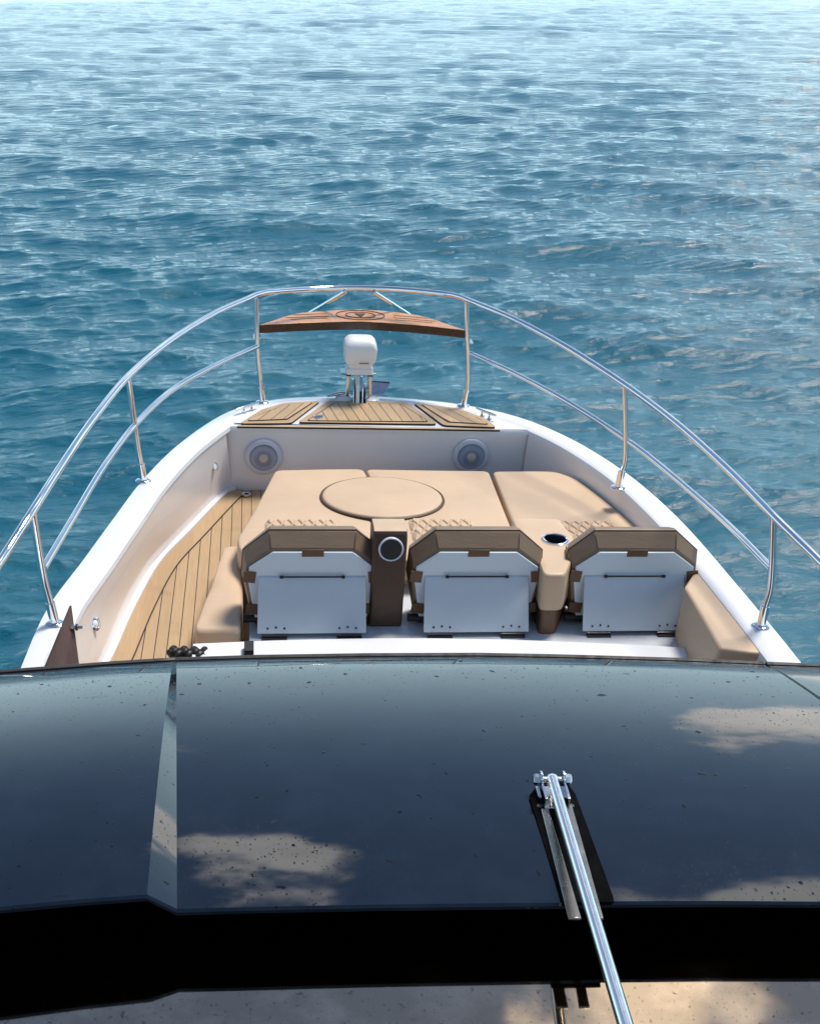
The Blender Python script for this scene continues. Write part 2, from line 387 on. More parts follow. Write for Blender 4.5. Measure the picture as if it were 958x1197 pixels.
# lights in the port wall
for px,s,nr in (((247,547),.024,(.8,-.7,.45)),((110,733),.03,(1,-.5,.5))):
    # the wall point: walk along the sight line until it meets the flared wall
    best=None
    for a,b in zip(tl,fl):
        for k in range(21):
            s_=k/20
            zz=np.interp(s_,(0,.02,.07,.5,.95,1),(G-.02,G-.05,G-.08,FL+.165,FL+.03,FL+.014)); q=a.lerp(b,s_); q=Vector((q.x,q.y,float(zz)))
            d=(q-CAM).normalized(); r=ray(*px).normalized(); e=(d-r).length
            if best is None or e<best[0]: best=(e,q)
    mb=MB(); mb.disc(best[1]+Vector((.004,0,0)),nr,[(0,-.01),(s,-.01),(s,.006),(s*.75,.009),(s*.7,.004),(0,.004)],M['chrome'],28); lt=mb.build('courtesy_light',boat)
    mb=MB(); mb.disc(best[1]+Vector((.004,0,0)),nr,[(0,.003),(s*.66,.003),(s*.5,.007),(0,.008)],M['plastic'],24); mb.build('lens',lt)
# cleats
for (a,b) in (((276,479),(302,471)),((556,477),(580,486))):
    p=W(a[0],a[1],G+.035); q=W(b[0],b[1],G+.035); d=(q-p).normalized()
    mb=MB(); mb.tube([p-d*.0,p+d*.03,q-d*.03,q],[.005,.0085,.0085,.005],M['chrome'],10)
    for f in (.33,.68):
        c=p.lerp(q,f); mb.tube([c-Vector((0,0,.035)),c-Vector((0,0,.028)),c],[.016,.009,.008],M['chrome'],10)
    mb.build('cleat',boat)
# rail -----------------------------------------------------------------
posts=[((307,471),[(304,440),(301,410),(300,349)],7.12),((541,475),[(546,452),(547,430),(545,351)],7.12),
       ((168,563),[(160,515),(150,441)],5.88),((722,571),[(731,530),(730,451)],5.86),
       ((65,730),[(50,670),(38,598)],4.43),((888,733),[(901,680),(904,604)],4.38)]
def rl(pxy): return smoothline([WY(u,v,y) for u,v,y in pxy],10)
mb=MB()
up=[(-175,905,2.98),(-150,850,3.05),(-60,742,3.6),(0,657,4.15),(38,598,4.43),(75,540,4.87),(110,489,5.38),(150,440,5.88),(200,398,6.35),(250,367,6.78),(288,350,7.05),(304,343.5,7.16),(325,340.5,7.30),(370,337.5,7.48),(421,336.5,7.53),(470,338.5,7.48),(515,343,7.32),(535,346.5,7.2),(552,353,7.07),(600,373,6.74),(660,405,6.34),(730,450,5.86),(790,495,5.35),(850,549,4.83),(904,604,4.38),(958,657,4.05),(1010,712,3.7),(1085,800,3.25),(1120,880,3.05)]
mb.tube(rl(up),.0165,M['chrome'],14); rail=mb.build('bow_rail',boat)
mb=MB(); mb.tube(rl([(51,664,4.43),(90,598,4.93),(122,545,5.42),(157,498,5.88),(200,457,6.3),(250,428,6.75),(301,405,7.12)]),.0145,M['chrome'],12); mb.build('lower_rail',rail)
mb=MB(); mb.tube(rl([(549,413,7.12),(600,436,6.77),(660,468,6.34),(733,515,5.86),(790,560,5.38),(850,613,4.86),(901,664,4.38)]),.0145,M['chrome'],12); mb.build('lower_rail',rail)
for base,pxs,y in posts:
    b=W(*base,G); pts=[b]+[WY(u,v,b.y+(y-b.y)*.5) for u,v in pxs]
    P=[pts[0],pts[0].lerp(pts[1],.45)]+pts[1:] if len(pts)>2 else pts
    mb=MB(); mb.tube(smoothline(P,6),.0145,M['chrome'],12)
    d=(pts[1]-b).normalized(); mb.tube([b,b+d*.10],.019,M['chrome'],14)
    mb.disc(b+Vector((0,0,.002)),(0,0,1),[(0,-.002),(.04,-.002),(.04,.004),(.034,.009),(.02,.012),(0,.012)],M['chrome'],24)
    mb.build('post',rail)
# smoked side gate by the port gunwale
mb=MB(); g=[W(84,707,G+.17),W(94,784,G-.03),W(70,800,G-.02),W(51,787,G+.012)]
g=[Vector((p.x,p.y,p.z)) for p in g]; nrm=(g[1]-g[0]).cross(g[2]-g[0]).normalized()*.012
mb.loft([g,[p+nrm for p in g]],M['acrylic']); gate=mb.build('side_gate',boat,bevel=.002,seg=2)
mb=MB(); c=g[0].lerp(g[1],.32)+Vector((.0,-.012,0)); mb.tube([c+Vector((-.012,0,0)),c+Vector((.032,0,0))],.007,M['steel'],10); mb.disc(c+Vector((.006,-.0,0)),(1,0,0),[(0,0),(.013,0),(.013,.008),(0,.008)],M['screw'],16); mb.build('latch',gate)
# base under the sun pads
mb=MB(); mb.prism([(-.48,6.25),(-.62,5.50),(-.60,5.30),(1.22,5.28),(1.20,5.70),(1.0,6.15),(.9,6.25)], FL-.02, PADT-.13, M['gelcoat']); mb.build('sunpad_base',boat)

# ---------------- roof: curved glossy black panel between camera and cockpit, dark mirror-like roof below its aft edge
def zc(x): return 0
cols=[ # near px, z near, far px, z far
 ((-160,1072),2.176,(-60,790),1.948),((0,1060),2.174,(60,781),1.953),((90,1051.5),2.172,(130,775.5),1.954),((172,1045.5),2.170,(202.5,771),1.954),
 ((207,1062.5),2.139,(206.5,771),1.951),((300,1060),2.140,(300,768),1.952),((430,1057.5),2.140,(430,766),1.953),((560,1056),2.140,(560,765.5),1.953),
 ((655,1055),2.140,(640,767),1.952),((716,1053.5),2.140,(700,768.5),1.951),((840,1053),2.140,(800,771.5),1.950),((1225,1056),2.139,(893,775.5),1.950),((1233,1056),2.139,(898,776),1.950),((1400,1060),2.15,(1010,780),1.945)]
NY=40
def prof(a,b,t):
    # slope grows forward: nearly level at the aft edge, about 16 deg at the far edge
    p=a.lerp(b,t); k=.10*t+.90*t*t*.98+.02*t; p.z=a.z+(b.z-a.z)*(.24*t+.76*t*t)-.005*max(0,(t-.89)/.11)**2; return p
ends=[(W(*n,zn),W(*f_,zf)) for n,zn,f_,zf in cols]
fine=[]
for i in range(len(ends)-1):
    sharp = i in (3,)
    k=2 if i in (3,11) else 5
    for j in range(k): fine.append((ends[i][0].lerp(ends[i+1][0],j/k), ends[i][1].lerp(ends[i+1][1],j/k)))
fine.append(ends[-1])
top=[[prof(a,b,j/NY) for j in range(NY+1)] for a,b in fine]
i0=3*5; i1=i0+2
def bow_ridge():                        # the raised side meets the middle in a slanted facet that closes towards the far edge
    for j in range(NY+1):
        t=j/NY; a=top[i0][j]; c=top[i1][j]
        top[i0+1][j]=a.lerp(c,.5)
bow_ridge()
cr=i0+2+5*7     # groove on the starboard side
for j in range(NY+1):
    q=top[cr+1][j]; q.z-=.010
mb=MB(); n=NY+1
vs=[p for c in top for p in c]; fs=[]
for i in range(len(top)-1):
    for j in range(NY): fs.append((i*n+j,(i+1)*n+j,(i+1)*n+j+1,i*n+j+1))
mb.add(vs,fs,M['roof'])
# rolled aft lip, then the black underside
lip=[[c[0] for c in top],[c[0]+Vector((0,-.006,-.004)) for c in top],[c[0]+Vector((0,-.005,-.012)) for c in top]]
mb.loft(lip,M['roof'],closed=False,cap=False)
und=[[c[0]+Vector((0,-.005,-.012)) for c in top],[c[0]+Vector((0,.03,-.022)) for c in top]]+[[c[j]+Vector((0,0,-.03)) for c in top] for j in range(4,NY+1,6)]+[[c[NY]+Vector((0,0,-.03)) for c in top],[c[NY]+Vector((0,.012,-.02)) for c in top],[c[NY]+Vector((0,.012,-.004)) for c in top],[c[NY] for c in top]]
mb.loft(und,M['blackmatt'],closed=False,cap=False)
roof=mb.build('roof_panel',boat,smooth=9)
mb=MB(); mb.tube([c[NY]+Vector((0,.012,-.006)) for c in top],.010,M['black'],8); mb.build('edge_seal',roof)
# track on the roof: flat black plate painting the shade of a slot, with two metal strips running over the aft edge
def on_roof(u,v,dz=0):
    z=2.1
    for _ in range(12):
        p=W(u,v,z); t=0
        # roof height under p from the middle columns
        a,b=fine[i1+5*4]; t=(p.y-a.y)/(b.y-a.y); t=max(-.2,min(1,t)); z=a.z+(b.z-a.z)*(.24*t+.76*t*t)+dz
    return W(u,v,z)
mb=MB(); bed=[on_roof(618,932,.003),on_roof(630,916,.003),on_roof(662,916,.003),on_roof(672,930,.003),on_roof(716,1050,.003),on_roof(717,1056,.002),on_roof(658,1057,.002),on_roof(655,1050,.003)]
mb.loft([bed,[p+Vector((0,0,.004)) for p in bed]],M['blackmatt']); mb.build('slot_shade',roof)
for q in (((632,945),(641,945),(679,1073),(664,1073)),((661,940),(668,940),(705,1073),(692,1073))):
    a=[on_roof(u,v,.010) for u,v in q]
    mb=MB(); mb.loft([[p-Vector((0,0,.006)) for p in a],a],plain('track_metal',(.32,.29,.26),.25,.9,var=.25,vs=14)); mb.build('track_rail',roof,bevel=.0015,seg=2)
# bracket and strut
pv=on_roof(645,911,.040); fx=Vector((.86,.0,0))
ax=(on_roof(666,912,.040)-on_roof(624,912,.040)).normalized()
mb=MB()
fw=Vector((0,0,1)).cross(ax).normalized(); rotm=Matrix((ax,fw,Vector((0,0,1)))).transposed()
def bx(a,b,mat): 
    x0,y0,z0=a; x1,y1,z1=b
    vs=[pv+ax*x+fw*y+Vector((0,0,z)) for x,y,z in ((x0,y0,z0),(x1,y0,z0),(x1,y1,z0),(x0,y1,z0),(x0,y0,z1),(x1,y0,z1),(x1,y1,z1),(x0,y1,z1))]
    mb.add(vs,[(3,2,1,0),(4,5,6,7),(0,1,5,4),(1,2,6,5),(2,3,7,6),(3,0,4,7)],mat)
for s in (-1,1):
    bx((s*.026-.0025,-.075,-.034),(s*.026+.0025,.016,.004),M['chrome']); c=pv+ax*(s*.026)
    mb.disc(c-ax*.0025+Vector((0,0,.004)),ax,[(0,0),(.016,0),(.016,.005),(0,.005)],M['chrome'],20)
bx((-.032,-.085,-.038),(.032,.018,-.032),M['steel'])
bx((-.028,-.080,-.034),(-.006,-.035,-.018),M['steel'])
br=mb.build('bracket',roof,bevel=.0012,seg=2)
mb=MB(); mb.tube([pv-ax*.040,pv+ax*.040],.0065,M['steel'],10); mb.build('bolt',roof)
for s in (-1,1):
    c=pv+ax*(s*.029); mb=MB(); mb.disc(c,ax*s,[(0,0),(.0125,0),(.0125,.012),(.010,.015),(0,.015)],M['steel'],6); mb.build('nut',roof)
for s in (-.036,.036):
    mb=MB(); mb.disc(pv+ax*s-fw*.06+Vector((0,0,-.032)),(0,0,1),[(0,0),(.008,0),(.007,.005),(0,.005)],M['screw'],6); mb.build('screw',roof)
dist=.026*FPX/17.5
e1=ray(740,1230).normalized(); e1=CAM+e1*2.13
d=(e1-pv).normalized(); e2=pv+d*1.75
mb=MB(); mb.tube([pv-d*.012,pv-d*.009,pv-d*.002,pv+d*.01,pv+d*.02,e2],[.004,.010,.0145,.0155,.0128,.0135],M['satin'],20); mb.build('strut',roof)
# lower roof
mb=MB(); LZ=2.033
ya=np.linspace(.3,2.35,14); xa=np.linspace(-1.5,1.45,16)
mb.loft([[(x,y,LZ) for x in xa] for y in ya],M['lower'],closed=False,cap=False)
mb.loft([[(x,y,LZ-.05) for x in xa] for y in ya],M['blackmatt'],closed=False,cap=False)
lower=mb.build('cabin_roof',boat)
mb=MB(); mb.disc((e2.x,e2.y,LZ+.001),(0,0,1),[(0,0),(.05,0),(.05,.006),(.03,.01),(0,.01)],M['chrome'],24); mb.tube([(e2.x,e2.y,LZ),(e2.x,e2.y,e2.z+.014)],.016,M['chrome'],16); mb.build('strut_foot',lower)
# cabin front under the roof edge
mb=MB(); mb.loft([[(x,2.45,1.98) for x in xa],[(x,3.12,1.88) for x in xa],[(x,4.2,FL+.02) for x in xa],[(x,4.25,FL-.2) for x in xa]],M['acrylic'],closed=False,cap=False); mb.build('windscreen',boat)

# ================================================================== LOOSE THINGS
# sun pads
def pad(label,poly,base):
    t=thing('sun_pad',label,'cushion',base,'tan cushions of the sun bed')
    mb=MB(); cushion(mb,poly,PADT-.125,PADT-.012,.018,M['vinyl'],crown=.005); mb.build('cushion',t); return t
z=PADT-.005
px=lambda u,v: (W(u,v,z).x, W(u,v,z).y)
L=[px(322,547.5),px(376,546.3),px(424,546),px(430,556),px(434,600),px(434,640),(-.07,5.23),px(302,658),px(279,640),px(277,628),px(299,590)]
Mi=[px(427,546.5),px(500,547.5),px(571,548.5),px(599,618),(px(606,640)[0],5.23),(-.045,5.23),px(438,640),px(437,600),px(432,556)]
Rr=[px(575,549),px(625,548.5),px(648,549),px(672,557),px(700,577),px(726,598),px(752,620),(1.30,5.23),(px(610,640)[0],5.23),px(602.5,618)]
padL=pad('left tan sun bed cushion beside the teak side floor',L,(-.4,5.9,PADT-.125))
padM=pad('middle tan sun bed cushion lying under most of the round pad',Mi,(.3,5.9,PADT-.125))
padR=pad('right tan sun bed cushion following the starboard gunwale',Rr,(.95,5.9,PADT-.125))
def quilt(parent,x0,x1,y0,y1):
    nx,ny=150,120; mb=MB(); vs=[]; r=.05
    for j in range(ny+1):
        for i in range(nx+1):
            x=x0+(x1-x0)*i/nx; y=y0+(y1-y0)*j/ny
            a=x/.052+y/.115; b=x/.052-y/.115
            da=abs(a-round(a)); db=abs(b-round(b)); h=min(da,db)
            e=min((x-x0),(x1-x),(y-y0),(y1-y)); ef=min(1,e/.03)
            cdx=max(0,r-min(x-x0,x1-x)); cdy=max(0,r-min(y-y0,y1-y)); rr=math.hypot(cdx,cdy)
            ef*= 1 if rr<r*.75 else max(0,1-(rr-r*.75)/(r*.3))
            vs.append((x,y,PADT-.008+ (.013*ef if ef>0 else -.012)+.013*min(1,h/.16)**.8*ef-.003))
    fs=[(j*(nx+1)+i,j*(nx+1)+i+1,(j+1)*(nx+1)+i+1,(j+1)*(nx+1)+i) for j in range(ny) for i in range(nx)]
    mb.add(vs,fs,M['vinyl']); mb.build('quilted_panel',parent,smooth=80)
quilt(padL,W(308,612,PADT).x,W(396,612,PADT).x,5.26,W(350,607,PADT).y); quilt(padM,W(478,620,PADT).x,W(556,612,PADT).x,5.26,W(515,606,PADT).y); quilt(padR,W(642,622,PADT).x,W(722,615,PADT).x,5.26,W(685,609,PADT).y)
# round pad
c=W(447,577.5,PADT+.02); rx=(W(517,578,PADT+.01)-W(377,578,PADT+.01)).length/2; ry=(W(447,603,PADT)-W(447,552,PADT+.02)).length/2
t=thing('round_pad','large round tan pad lying across the joint of the sun bed cushions','cushion',(c.x,c.y,PADT))
circ=[(c.x+rx*math.cos(a),c.y+ry*math.sin(a)) for a in [2*PI*k/48 for k in range(48)]]
mb=MB(); cushion(mb,circ,PADT-.03,PADT+.010,.016,M['vinyl'],crown=.010,corner=.02); mb.build('cushion',t)
mb=MB(); mb.tube([(c.x+(rx+.004)*math.cos(a),c.y+(ry+.004)*math.sin(a),PADT-.004) for a in [2*PI*k/64 for k in range(64)]],.008,M['piping_gap_shade'],8,closed=True); mb.build('piping_gap_shade',t)  # dark ring paints the shade in the gap around the pad
# seats
SOLE=1.075
def seat(x,label):
    t=thing('folding_seat',label,'seat',(x,4.92,SOLE),'folding seats behind the sun bed')
    y0=4.90; z0=SOLE
    def hexa(pts,y): return [(x+a,y,z0+b) for a,b in pts]
    A=[(-.264,.035),(-.293,.23),(-.290,.302),(-.182,.381),(.182,.381),(.290,.302),(.293,.23),(.264,.035)]
    C=[(-.270,.035),(-.312,.245),(-.305,.352),(-.192,.449),(.192,.449),(.305,.352),(.312,.245),(.270,.035)]
    mb=MB()
    rings=[hexa(A,y0),[(x+a+(c-a)*.9,y0+.050,z0+b+(d_-b)*.94) for (a,b),(c,d_) in zip(A,C)]]
    rings+=[hexa(C,y0+.060),[(x+c*.985,y0+.078,z0+d_+.002) for c,d_ in C],[(x+c*.96,y0+.14,z0+d_-.02) for c,d_ in C],[(x+c*.9,y0+.16,z0+.04+(d_-.04)*.9) for c,d_ in C]]
    mb.loft(rings,M['vinyl_shaded']); bk=mb.build('backrest',t,bevel=.005,seg=2,smooth=22)
    mb=MB(); ln=[(x+a+(c-a)*.96,y0+.055,z0+b+(d_-b)*.97+.001) for (a,b),(c,d_) in zip(A,C)][1:7]
    mb.tube(ln,.0028,M['piping_gap_shade'],6)
    for k in (3,4):
        a=Vector((x+A[k][0],y0-.001,z0+A[k][1])); b=Vector(rings[2][k]); mb2=MB(); mb2.tube([a,a.lerp(b,.5)+Vector((0,-.0015,.001)),b],.0022,M['piping_gap_shade'],6); mb2.build('seam',bk)
    mb.build('piping_gap_shade',bk)
    sh=[(-.250,.040),(-.280,.222),(-.277,.294),(-.174,.369),(.174,.369),(.277,.294),(.280,.222),(.250,.040)]
    mb=MB(); mb.loft([hexa(sh,y0+.004),hexa(sh,y0-.012)],M['board']); mb.build('shell',t,bevel=.003,seg=2)
    for a,b,w,h,an in ((0,.367,.048,.029,0),(-.275,.25,.027,.045,.12),(.275,.25,.027,.045,-.12),(-.258,.09,.03,.042,.1),(.258,.09,.03,.042,-.1)):
        mb=MB(); R=Matrix.Rotation(an,3,'Y')
        mb.box((x+a-w,y0-.017,z0+b-h*.6),(x+a+w,y0-.011,z0+b+h*.6),M['vinyl_brown'],R); tb=mb.build('strap_tab',bk,bevel=.002,seg=2)
    hw=.235; zt=.250; yb=y0-.115; yt=y0-.020; hb=.240
    q=[(x-hb,yb,z0+.020),(x+hb,yb,z0+.020),(x+hw,yt,z0+zt),(x-hw,yt,z0+zt)]
    mb=MB(); mb.loft([[Vector(p) for p in q],[Vector(p)+Vector((0,.010,.006)) for p in q]],M['board']); fb=mb.build('flap_board',t,bevel=.003,seg=2)
    for s in (-1,1):
        for k in (0,1,2):
            px_=x+s*(hw-.04-k*.037); zz=z0+.043+(.004 if k==1 else 0); yy=yb+(yt-yb)*((zz-z0-.020)/(zt-.020))
            mb=MB(); mb.disc((px_,yy-.0015,zz),(0,-.9,.45),[(0,0),(.005,0),(.0043,.003),(0,.003)],M['screw'],10); mb.build('screw',fb)
    mb=MB(); mb.tube([(x-.135,yt-.004,z0+zt+.005),(x+.135,yt-.004,z0+zt+.005)],.0035,M['black'],8)
    for s in (-1,1): mb.disc((x+s*.135,yt-.004,z0+zt+.004),(s,0,0),[(0,-.006),(.007,-.006),(.007,.008),(0,.008)],M['black'],10)
    mb.build('hinge_pin',fb)
    for s in (-1,1):
        mb=MB(); mb.box((x+s*.165-.055,yb-.022,z0+.002),(x+s*.165+.055,yb+.004,z0+.007),M['screw']); mb.tube([(x+s*.165-.055,yb-.002,z0+.012),(x+s*.165+.055,yb-.002,z0+.012)],.006,M['screw'],8); mb.build('hinge',fb)
    mb=MB(); mb.tube([(x-.30,y0+.0,z0+.035),(x+.255,y0+.0,z0+.035)],.018,M['black'],12); mb.build('pivot_bar',t)
    for s in (-1,1):
        mb=MB(); mb.box((x+s*.23-.02,y0+.01,z0),(x+s*.23+.02,y0+.13,z0+.06),M['black']); mb.build('foot_bracket',t,bevel=.004,seg=2)
    return t
seat(-.426,'folded seat back with white flap, nearest the teak side floor')
seat(.311,'folded seat back with white flap, between the two cup holder consoles')
seat(1.040,'folded seat back with white flap, beside the starboard gunwale')
# cup holder consoles
def cup(parent,c,ax,r=.052):
    mb=MB(); mb.disc(c,ax,[(r*.86,-.05),(r*.9,.0),(r,.004),(r*1.1,.003),(r*1.12,-.006),(r*.95,-.01),(r*.86,-.05)],M['chrome'],36); h=mb.build('cup_holder',parent)
    mb=MB(); mb.disc(c,ax,[(0,.0005),(r*.87,.0015),(r*.88,.0028),(r*.4,.0015),(0,.0012)],M['cup'],36); mb.build('liner',h)
    return h
def cupwell(parent,c,ax,r=.052,depth=.07):
    c=Vector(c); ax=Vector(ax).normalized()
    mb=MB(); mb.disc(c,ax,[(r*.88,.001),(r*.9,.006),(r*1.02,.008),(r*1.12,.005),(r*1.14,-.003)],M['chrome'],40); mb.f=[f for f in mb.f if len(f)==4]; mb.m=mb.m[:len(mb.f)]; h=mb.build('cup_holder',parent)
    mb=MB(); mb.disc(c,ax,[(r*.885,.005),(r*.87,-depth),(r*.3,-depth-.002),(0,-depth-.002)],M['cup'],40)
    mb.f=[f for f in mb.f if len(f)==4]; mb.m=mb.m[:len(mb.f)]; mb.build('liner',h)
def hollow_console(t,poly,z0,z1,mat,r,hole_c,hole_r,topfun=None):
    # upholstered block whose top has a round opening for the cup
    P=resample(roundpoly(poly,.03),.012); hc=Vector(hole_c)
    n=len(P); rings=[]
    for ins,z in [(0,z0),(0,z1-r)]+[(r*(1-math.cos(a)),z1-r+r*math.sin(a)) for a in [PI/2*k/5 for k in range(1,6)]]:
        rings.append([((p+(hc-p).normalized()*ins).x,(p+(hc-p).normalized()*ins).y,z) for p in P])
    hole=[hc+(p-hc).normalized()*hole_r for p in P]
    e=[Vector(q[:2]) for q in rings[-1]]
    for s in (.33,.66,1): rings.append([(a.lerp(b,s).x,a.lerp(b,s).y,z1) for a,b in zip(e,hole)])
    rings.append([(q.x,q.y,z1-.08) for q in hole])
    mb=MB(); mb.loft(rings,mat,cap=False); return mb.build('body',t)
# console with an upright face between the first two seats: a lid flipped towards the stern
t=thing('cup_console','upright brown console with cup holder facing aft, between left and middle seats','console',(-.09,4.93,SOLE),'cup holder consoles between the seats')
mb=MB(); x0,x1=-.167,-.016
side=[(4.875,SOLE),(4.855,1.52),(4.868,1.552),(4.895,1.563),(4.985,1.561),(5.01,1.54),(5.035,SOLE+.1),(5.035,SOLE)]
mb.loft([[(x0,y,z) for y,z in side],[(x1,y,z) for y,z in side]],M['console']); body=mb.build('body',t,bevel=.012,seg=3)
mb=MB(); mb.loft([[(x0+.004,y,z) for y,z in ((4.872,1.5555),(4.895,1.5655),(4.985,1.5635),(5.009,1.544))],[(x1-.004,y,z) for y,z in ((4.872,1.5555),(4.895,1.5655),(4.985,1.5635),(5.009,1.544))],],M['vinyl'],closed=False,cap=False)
mb.build('lit_top',t)  # thin tan sheet, sunlit top of the block put in as lighter colour
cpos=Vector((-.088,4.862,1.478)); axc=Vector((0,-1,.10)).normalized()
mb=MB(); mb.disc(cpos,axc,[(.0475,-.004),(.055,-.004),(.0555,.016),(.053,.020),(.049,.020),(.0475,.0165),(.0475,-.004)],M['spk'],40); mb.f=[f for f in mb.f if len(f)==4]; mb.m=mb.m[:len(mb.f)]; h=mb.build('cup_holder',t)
mb=MB(); mb.disc(cpos,axc,[(.0478,.0165),(.047,.0155),(.046,.002),(.040,.0015),(0,.001)],M['black'],40); mb.build('liner',h)  # black disc, shade of a deep cup hole put into colour
# console with a level top
t=thing('cup_console','tan console with cup holder in its level top, between middle and right seats','console',(.68,5.0,SOLE),'cup holder consoles between the seats')
hc=W(648.5,631,1.385)
poly=[(0.562, 5.395), (0.797, 5.395), (0.821, 5.165), (0.802, 5.04), (0.687, 4.786), (0.591, 4.786), (0.601, 4.992), (0.548, 5.107)]
hollow_console(t,poly,SOLE+.13,1.385,M['vinyl'],.018,(hc.x,hc.y),.056)
mb=MB(); mb.prism(roundpoly([(0.577, 5.376), (0.778, 5.376), (0.797, 5.165), (0.788, 5.05), (0.675, 4.8), (0.601, 4.8), (0.61, 4.992), (0.567, 5.107)],.02),SOLE,SOLE+.14,M['vinyl_brown']); mb.build('lower_body',t)
cupwell(t,(hc.x,hc.y,1.385),(0,0,1),.058,.08)
# bolsters
t=thing('side_bolster','wedge shaped tan cushion on the teak floor left of the port seat','cushion',(-.83,5.05,FL+.004))
zt=1.12; poly=[W(263,637,zt),W(283,636,zt),W(284,700,zt),W(281,736,zt),W(227,737,zt),W(238,703,zt)]
mb=MB(); cushion(mb,[(p.x,p.y) for p in poly],FL+.004,zt,.03,M['vinyl'],crown=.006,corner=.03); mb.build('cushion',t)
t=thing('side_bolster','tan angled cushion wedged between right seat and starboard gunwale','cushion',(1.27,4.8,FL+.004))
zt=1.338; poly=[W(799,686,zt),W(815,662,zt),W(836,683,zt),W(895,764,zt),W(841,758,zt)]
pl=[Vector((p.x,p.y)) for p in poly]; 
mb=MB(); b0=[Vector((p.x,p.y,FL+.05)) for p in pl]; b0[0]+=Vector((.0,.02,.06)); b0[4]+=Vector((-.06,.0,0))
t0=[Vector((p.x,p.y,zt)) for p in pl]; mb.loft([b0,t0],M['vinyl']); cu=mb.build('cushion',t,bevel=.014,seg=4,smooth=30)
# rope
t=thing('rope_coil','small heap of black braided rope on the sill end by the teak floor','rope',W(219,768,FL+.16))
mb=MB(); o=W(219,766,FL+.16)
for k in range(3):
    pts=[]
    for i in range(60):
        s=i/59; pts.append(o+Vector((-.075+.15*s,.012*math.sin(s*22+k*2.1)+.018*(k-1),.014+.012*math.cos(s*22+k*2.1)-.02*s*.4)))
    mb.tube(pts,.0115,M['black'],8)
mb.build('rope',t)
# bow bench
zb=1.80; t=thing('bow_bench','varnished teak bench seat with round emblem, fixed between the front rail posts','bench',(-.03,7.3,zb-.05))
ft=[W(u,v,zb) for u,v in ((302,380),(340,378),(380,376.4),(421,375.6),(462,378),(503,381.5),(545,386))]
bk=[W(u,v,zb) for u,v in ((503,372),(490,368.5),(468,365.3),(445,362.8),(421,361.6),(395,362.3),(372,363.7),(352,365.3),(338,368.2))]
poly=[(p.x,p.y) for p in ft+bk]
mb=MB(); mb.prism(poly,zb-.052,zb,M['bench_shaded_edge'],M['bench']); se=mb.build('seat',t,bevel=.005,seg=2)
ec=W(421,368.5,zb); mb=MB()
for rr,w in ((.150,.0032),(.092,.0028)):
    mb.tube([(ec.x+rr*1.0*math.cos(a),ec.y+rr*.72*math.sin(a),zb+.001) for a in [2*PI*k/48 for k in range(48)]],w,M['caulk'],6,closed=True)
mb.prism([(ec.x-.035,ec.y+.035),(ec.x+.035,ec.y+.035),(ec.x+.010,ec.y-.02),(ec.x,ec.y-.045),(ec.x-.010,ec.y-.02)][::-1],zb+.001,zb+.003,M['caulk'])
mb.build('emblem',t)
for dy,x0,x1 in ((.045,.21,.42),(-.01,.20,.47),(-.055,.21,.44)):
    for s in (-1,1):
        mb=MB(); mb.box((ec.x+min(s*x0,s*x1),ec.y+dy-.03-.0025,zb-.001),(ec.x+max(s*x0,s*x1),ec.y+dy-.03+.0025,zb+.0015),M['caulk'],Matrix.Rotation(-s*.22,3,'Z'),(ec.x+s*x0,ec.y+dy-.03,zb)); mb.build('groove',se)
for (a,b) in (((404,341),(362,366)),((436,341),(478,368))):
    p=WY(*a,7.50); q=W(*b,zb-.05); mb=MB(); mb.tube([p,q],.0125,M['chrome'],12); mb.build('brace',t)
for p in (Vector((ft[0].x+.02,7.16,zb-.026)),Vector((ft[-1].x-.02,7.16,zb-.026))):
    mb=MB(); s=1 if p.x<0 else -1; mb.box((p.x-s*.03-.02,p.y-.03,p.z-.03),(p.x-s*.03+.02,p.y+.05,p.z-.022),M['chrome']); mb.build('bracket',t)
# bow light housing on two legs
yl=7.20; t=thing('bow_searchlight','white plastic capped unit standing on two steel legs at the bow tip','searchlight',WY(421,463,yl))
cc=WY(421,411,yl); 
def rr_ring(cx,cy,z,hx,hy,r=.03,n=6):
    return [(p.x,p.y,z) for p in roundpoly([(cx-hx,cy-hy),(cx+hx,cy-hy),(cx+hx,cy+hy),(cx-hx,cy+hy)],r,n)]
mb=MB(); zb0=WY(421,431,yl).z; zt0=WY(421,396,yl).z
mb.loft([rr_ring(cc.x,yl+.02,zb0,.068,.065),rr_ring(cc.x,yl+.02,zb0+.03,.072,.07),rr_ring(cc.x,yl+.02,zb0+.06,.095,.085),rr_ring(cc.x,yl+.02,zt0-.05,.098,.09),rr_ring(cc.x,yl+.025,zt0-.02,.092,.085,.035),rr_ring(cc.x,yl+.03,zt0,.075,.066,.04),rr_ring(cc.x,yl+.03,zt0+.006,.05,.045,.03)],M['plastic']); ho=mb.build('housing',t,smooth=50)
mb=MB(); mb.box((cc.x-.01,yl-.0715,zb0+.052),(cc.x+.05,yl-.066,zb0+.055),M['screw']); mb.build('seam_mark',ho)
mb=MB(); mb.loft([rr_ring(cc.x,yl+.02,zb0-.022,.082,.075,.02),rr_ring(cc.x,yl+.02,zb0+.012,.078,.072,.02)],M['plastic']); mb.build('collar',t)
zf=G+.012
for s in (-1,1):
    xt=cc.x+s*.064; xb=cc.x+s*.070
    mb=MB(); mb.tube([(xt,yl,zb0-.02),(xb,yl+.0,zf)],.0135,M['chrome'],12); mb.build('leg',t)
    mb=MB(); mb.disc((xb+s*.012,yl,G),(0,0,1),[(0,0),(.048,0),(.048,.012),(.035,.02),(0,.022)],M['plastic'],24); mb.build('foot',t)
mb=MB(); mb.tube([(cc.x-.105,yl-.012,zb0-.03),(cc.x+.10,yl-.012,zb0-.03)],.007,M['steel'],8)
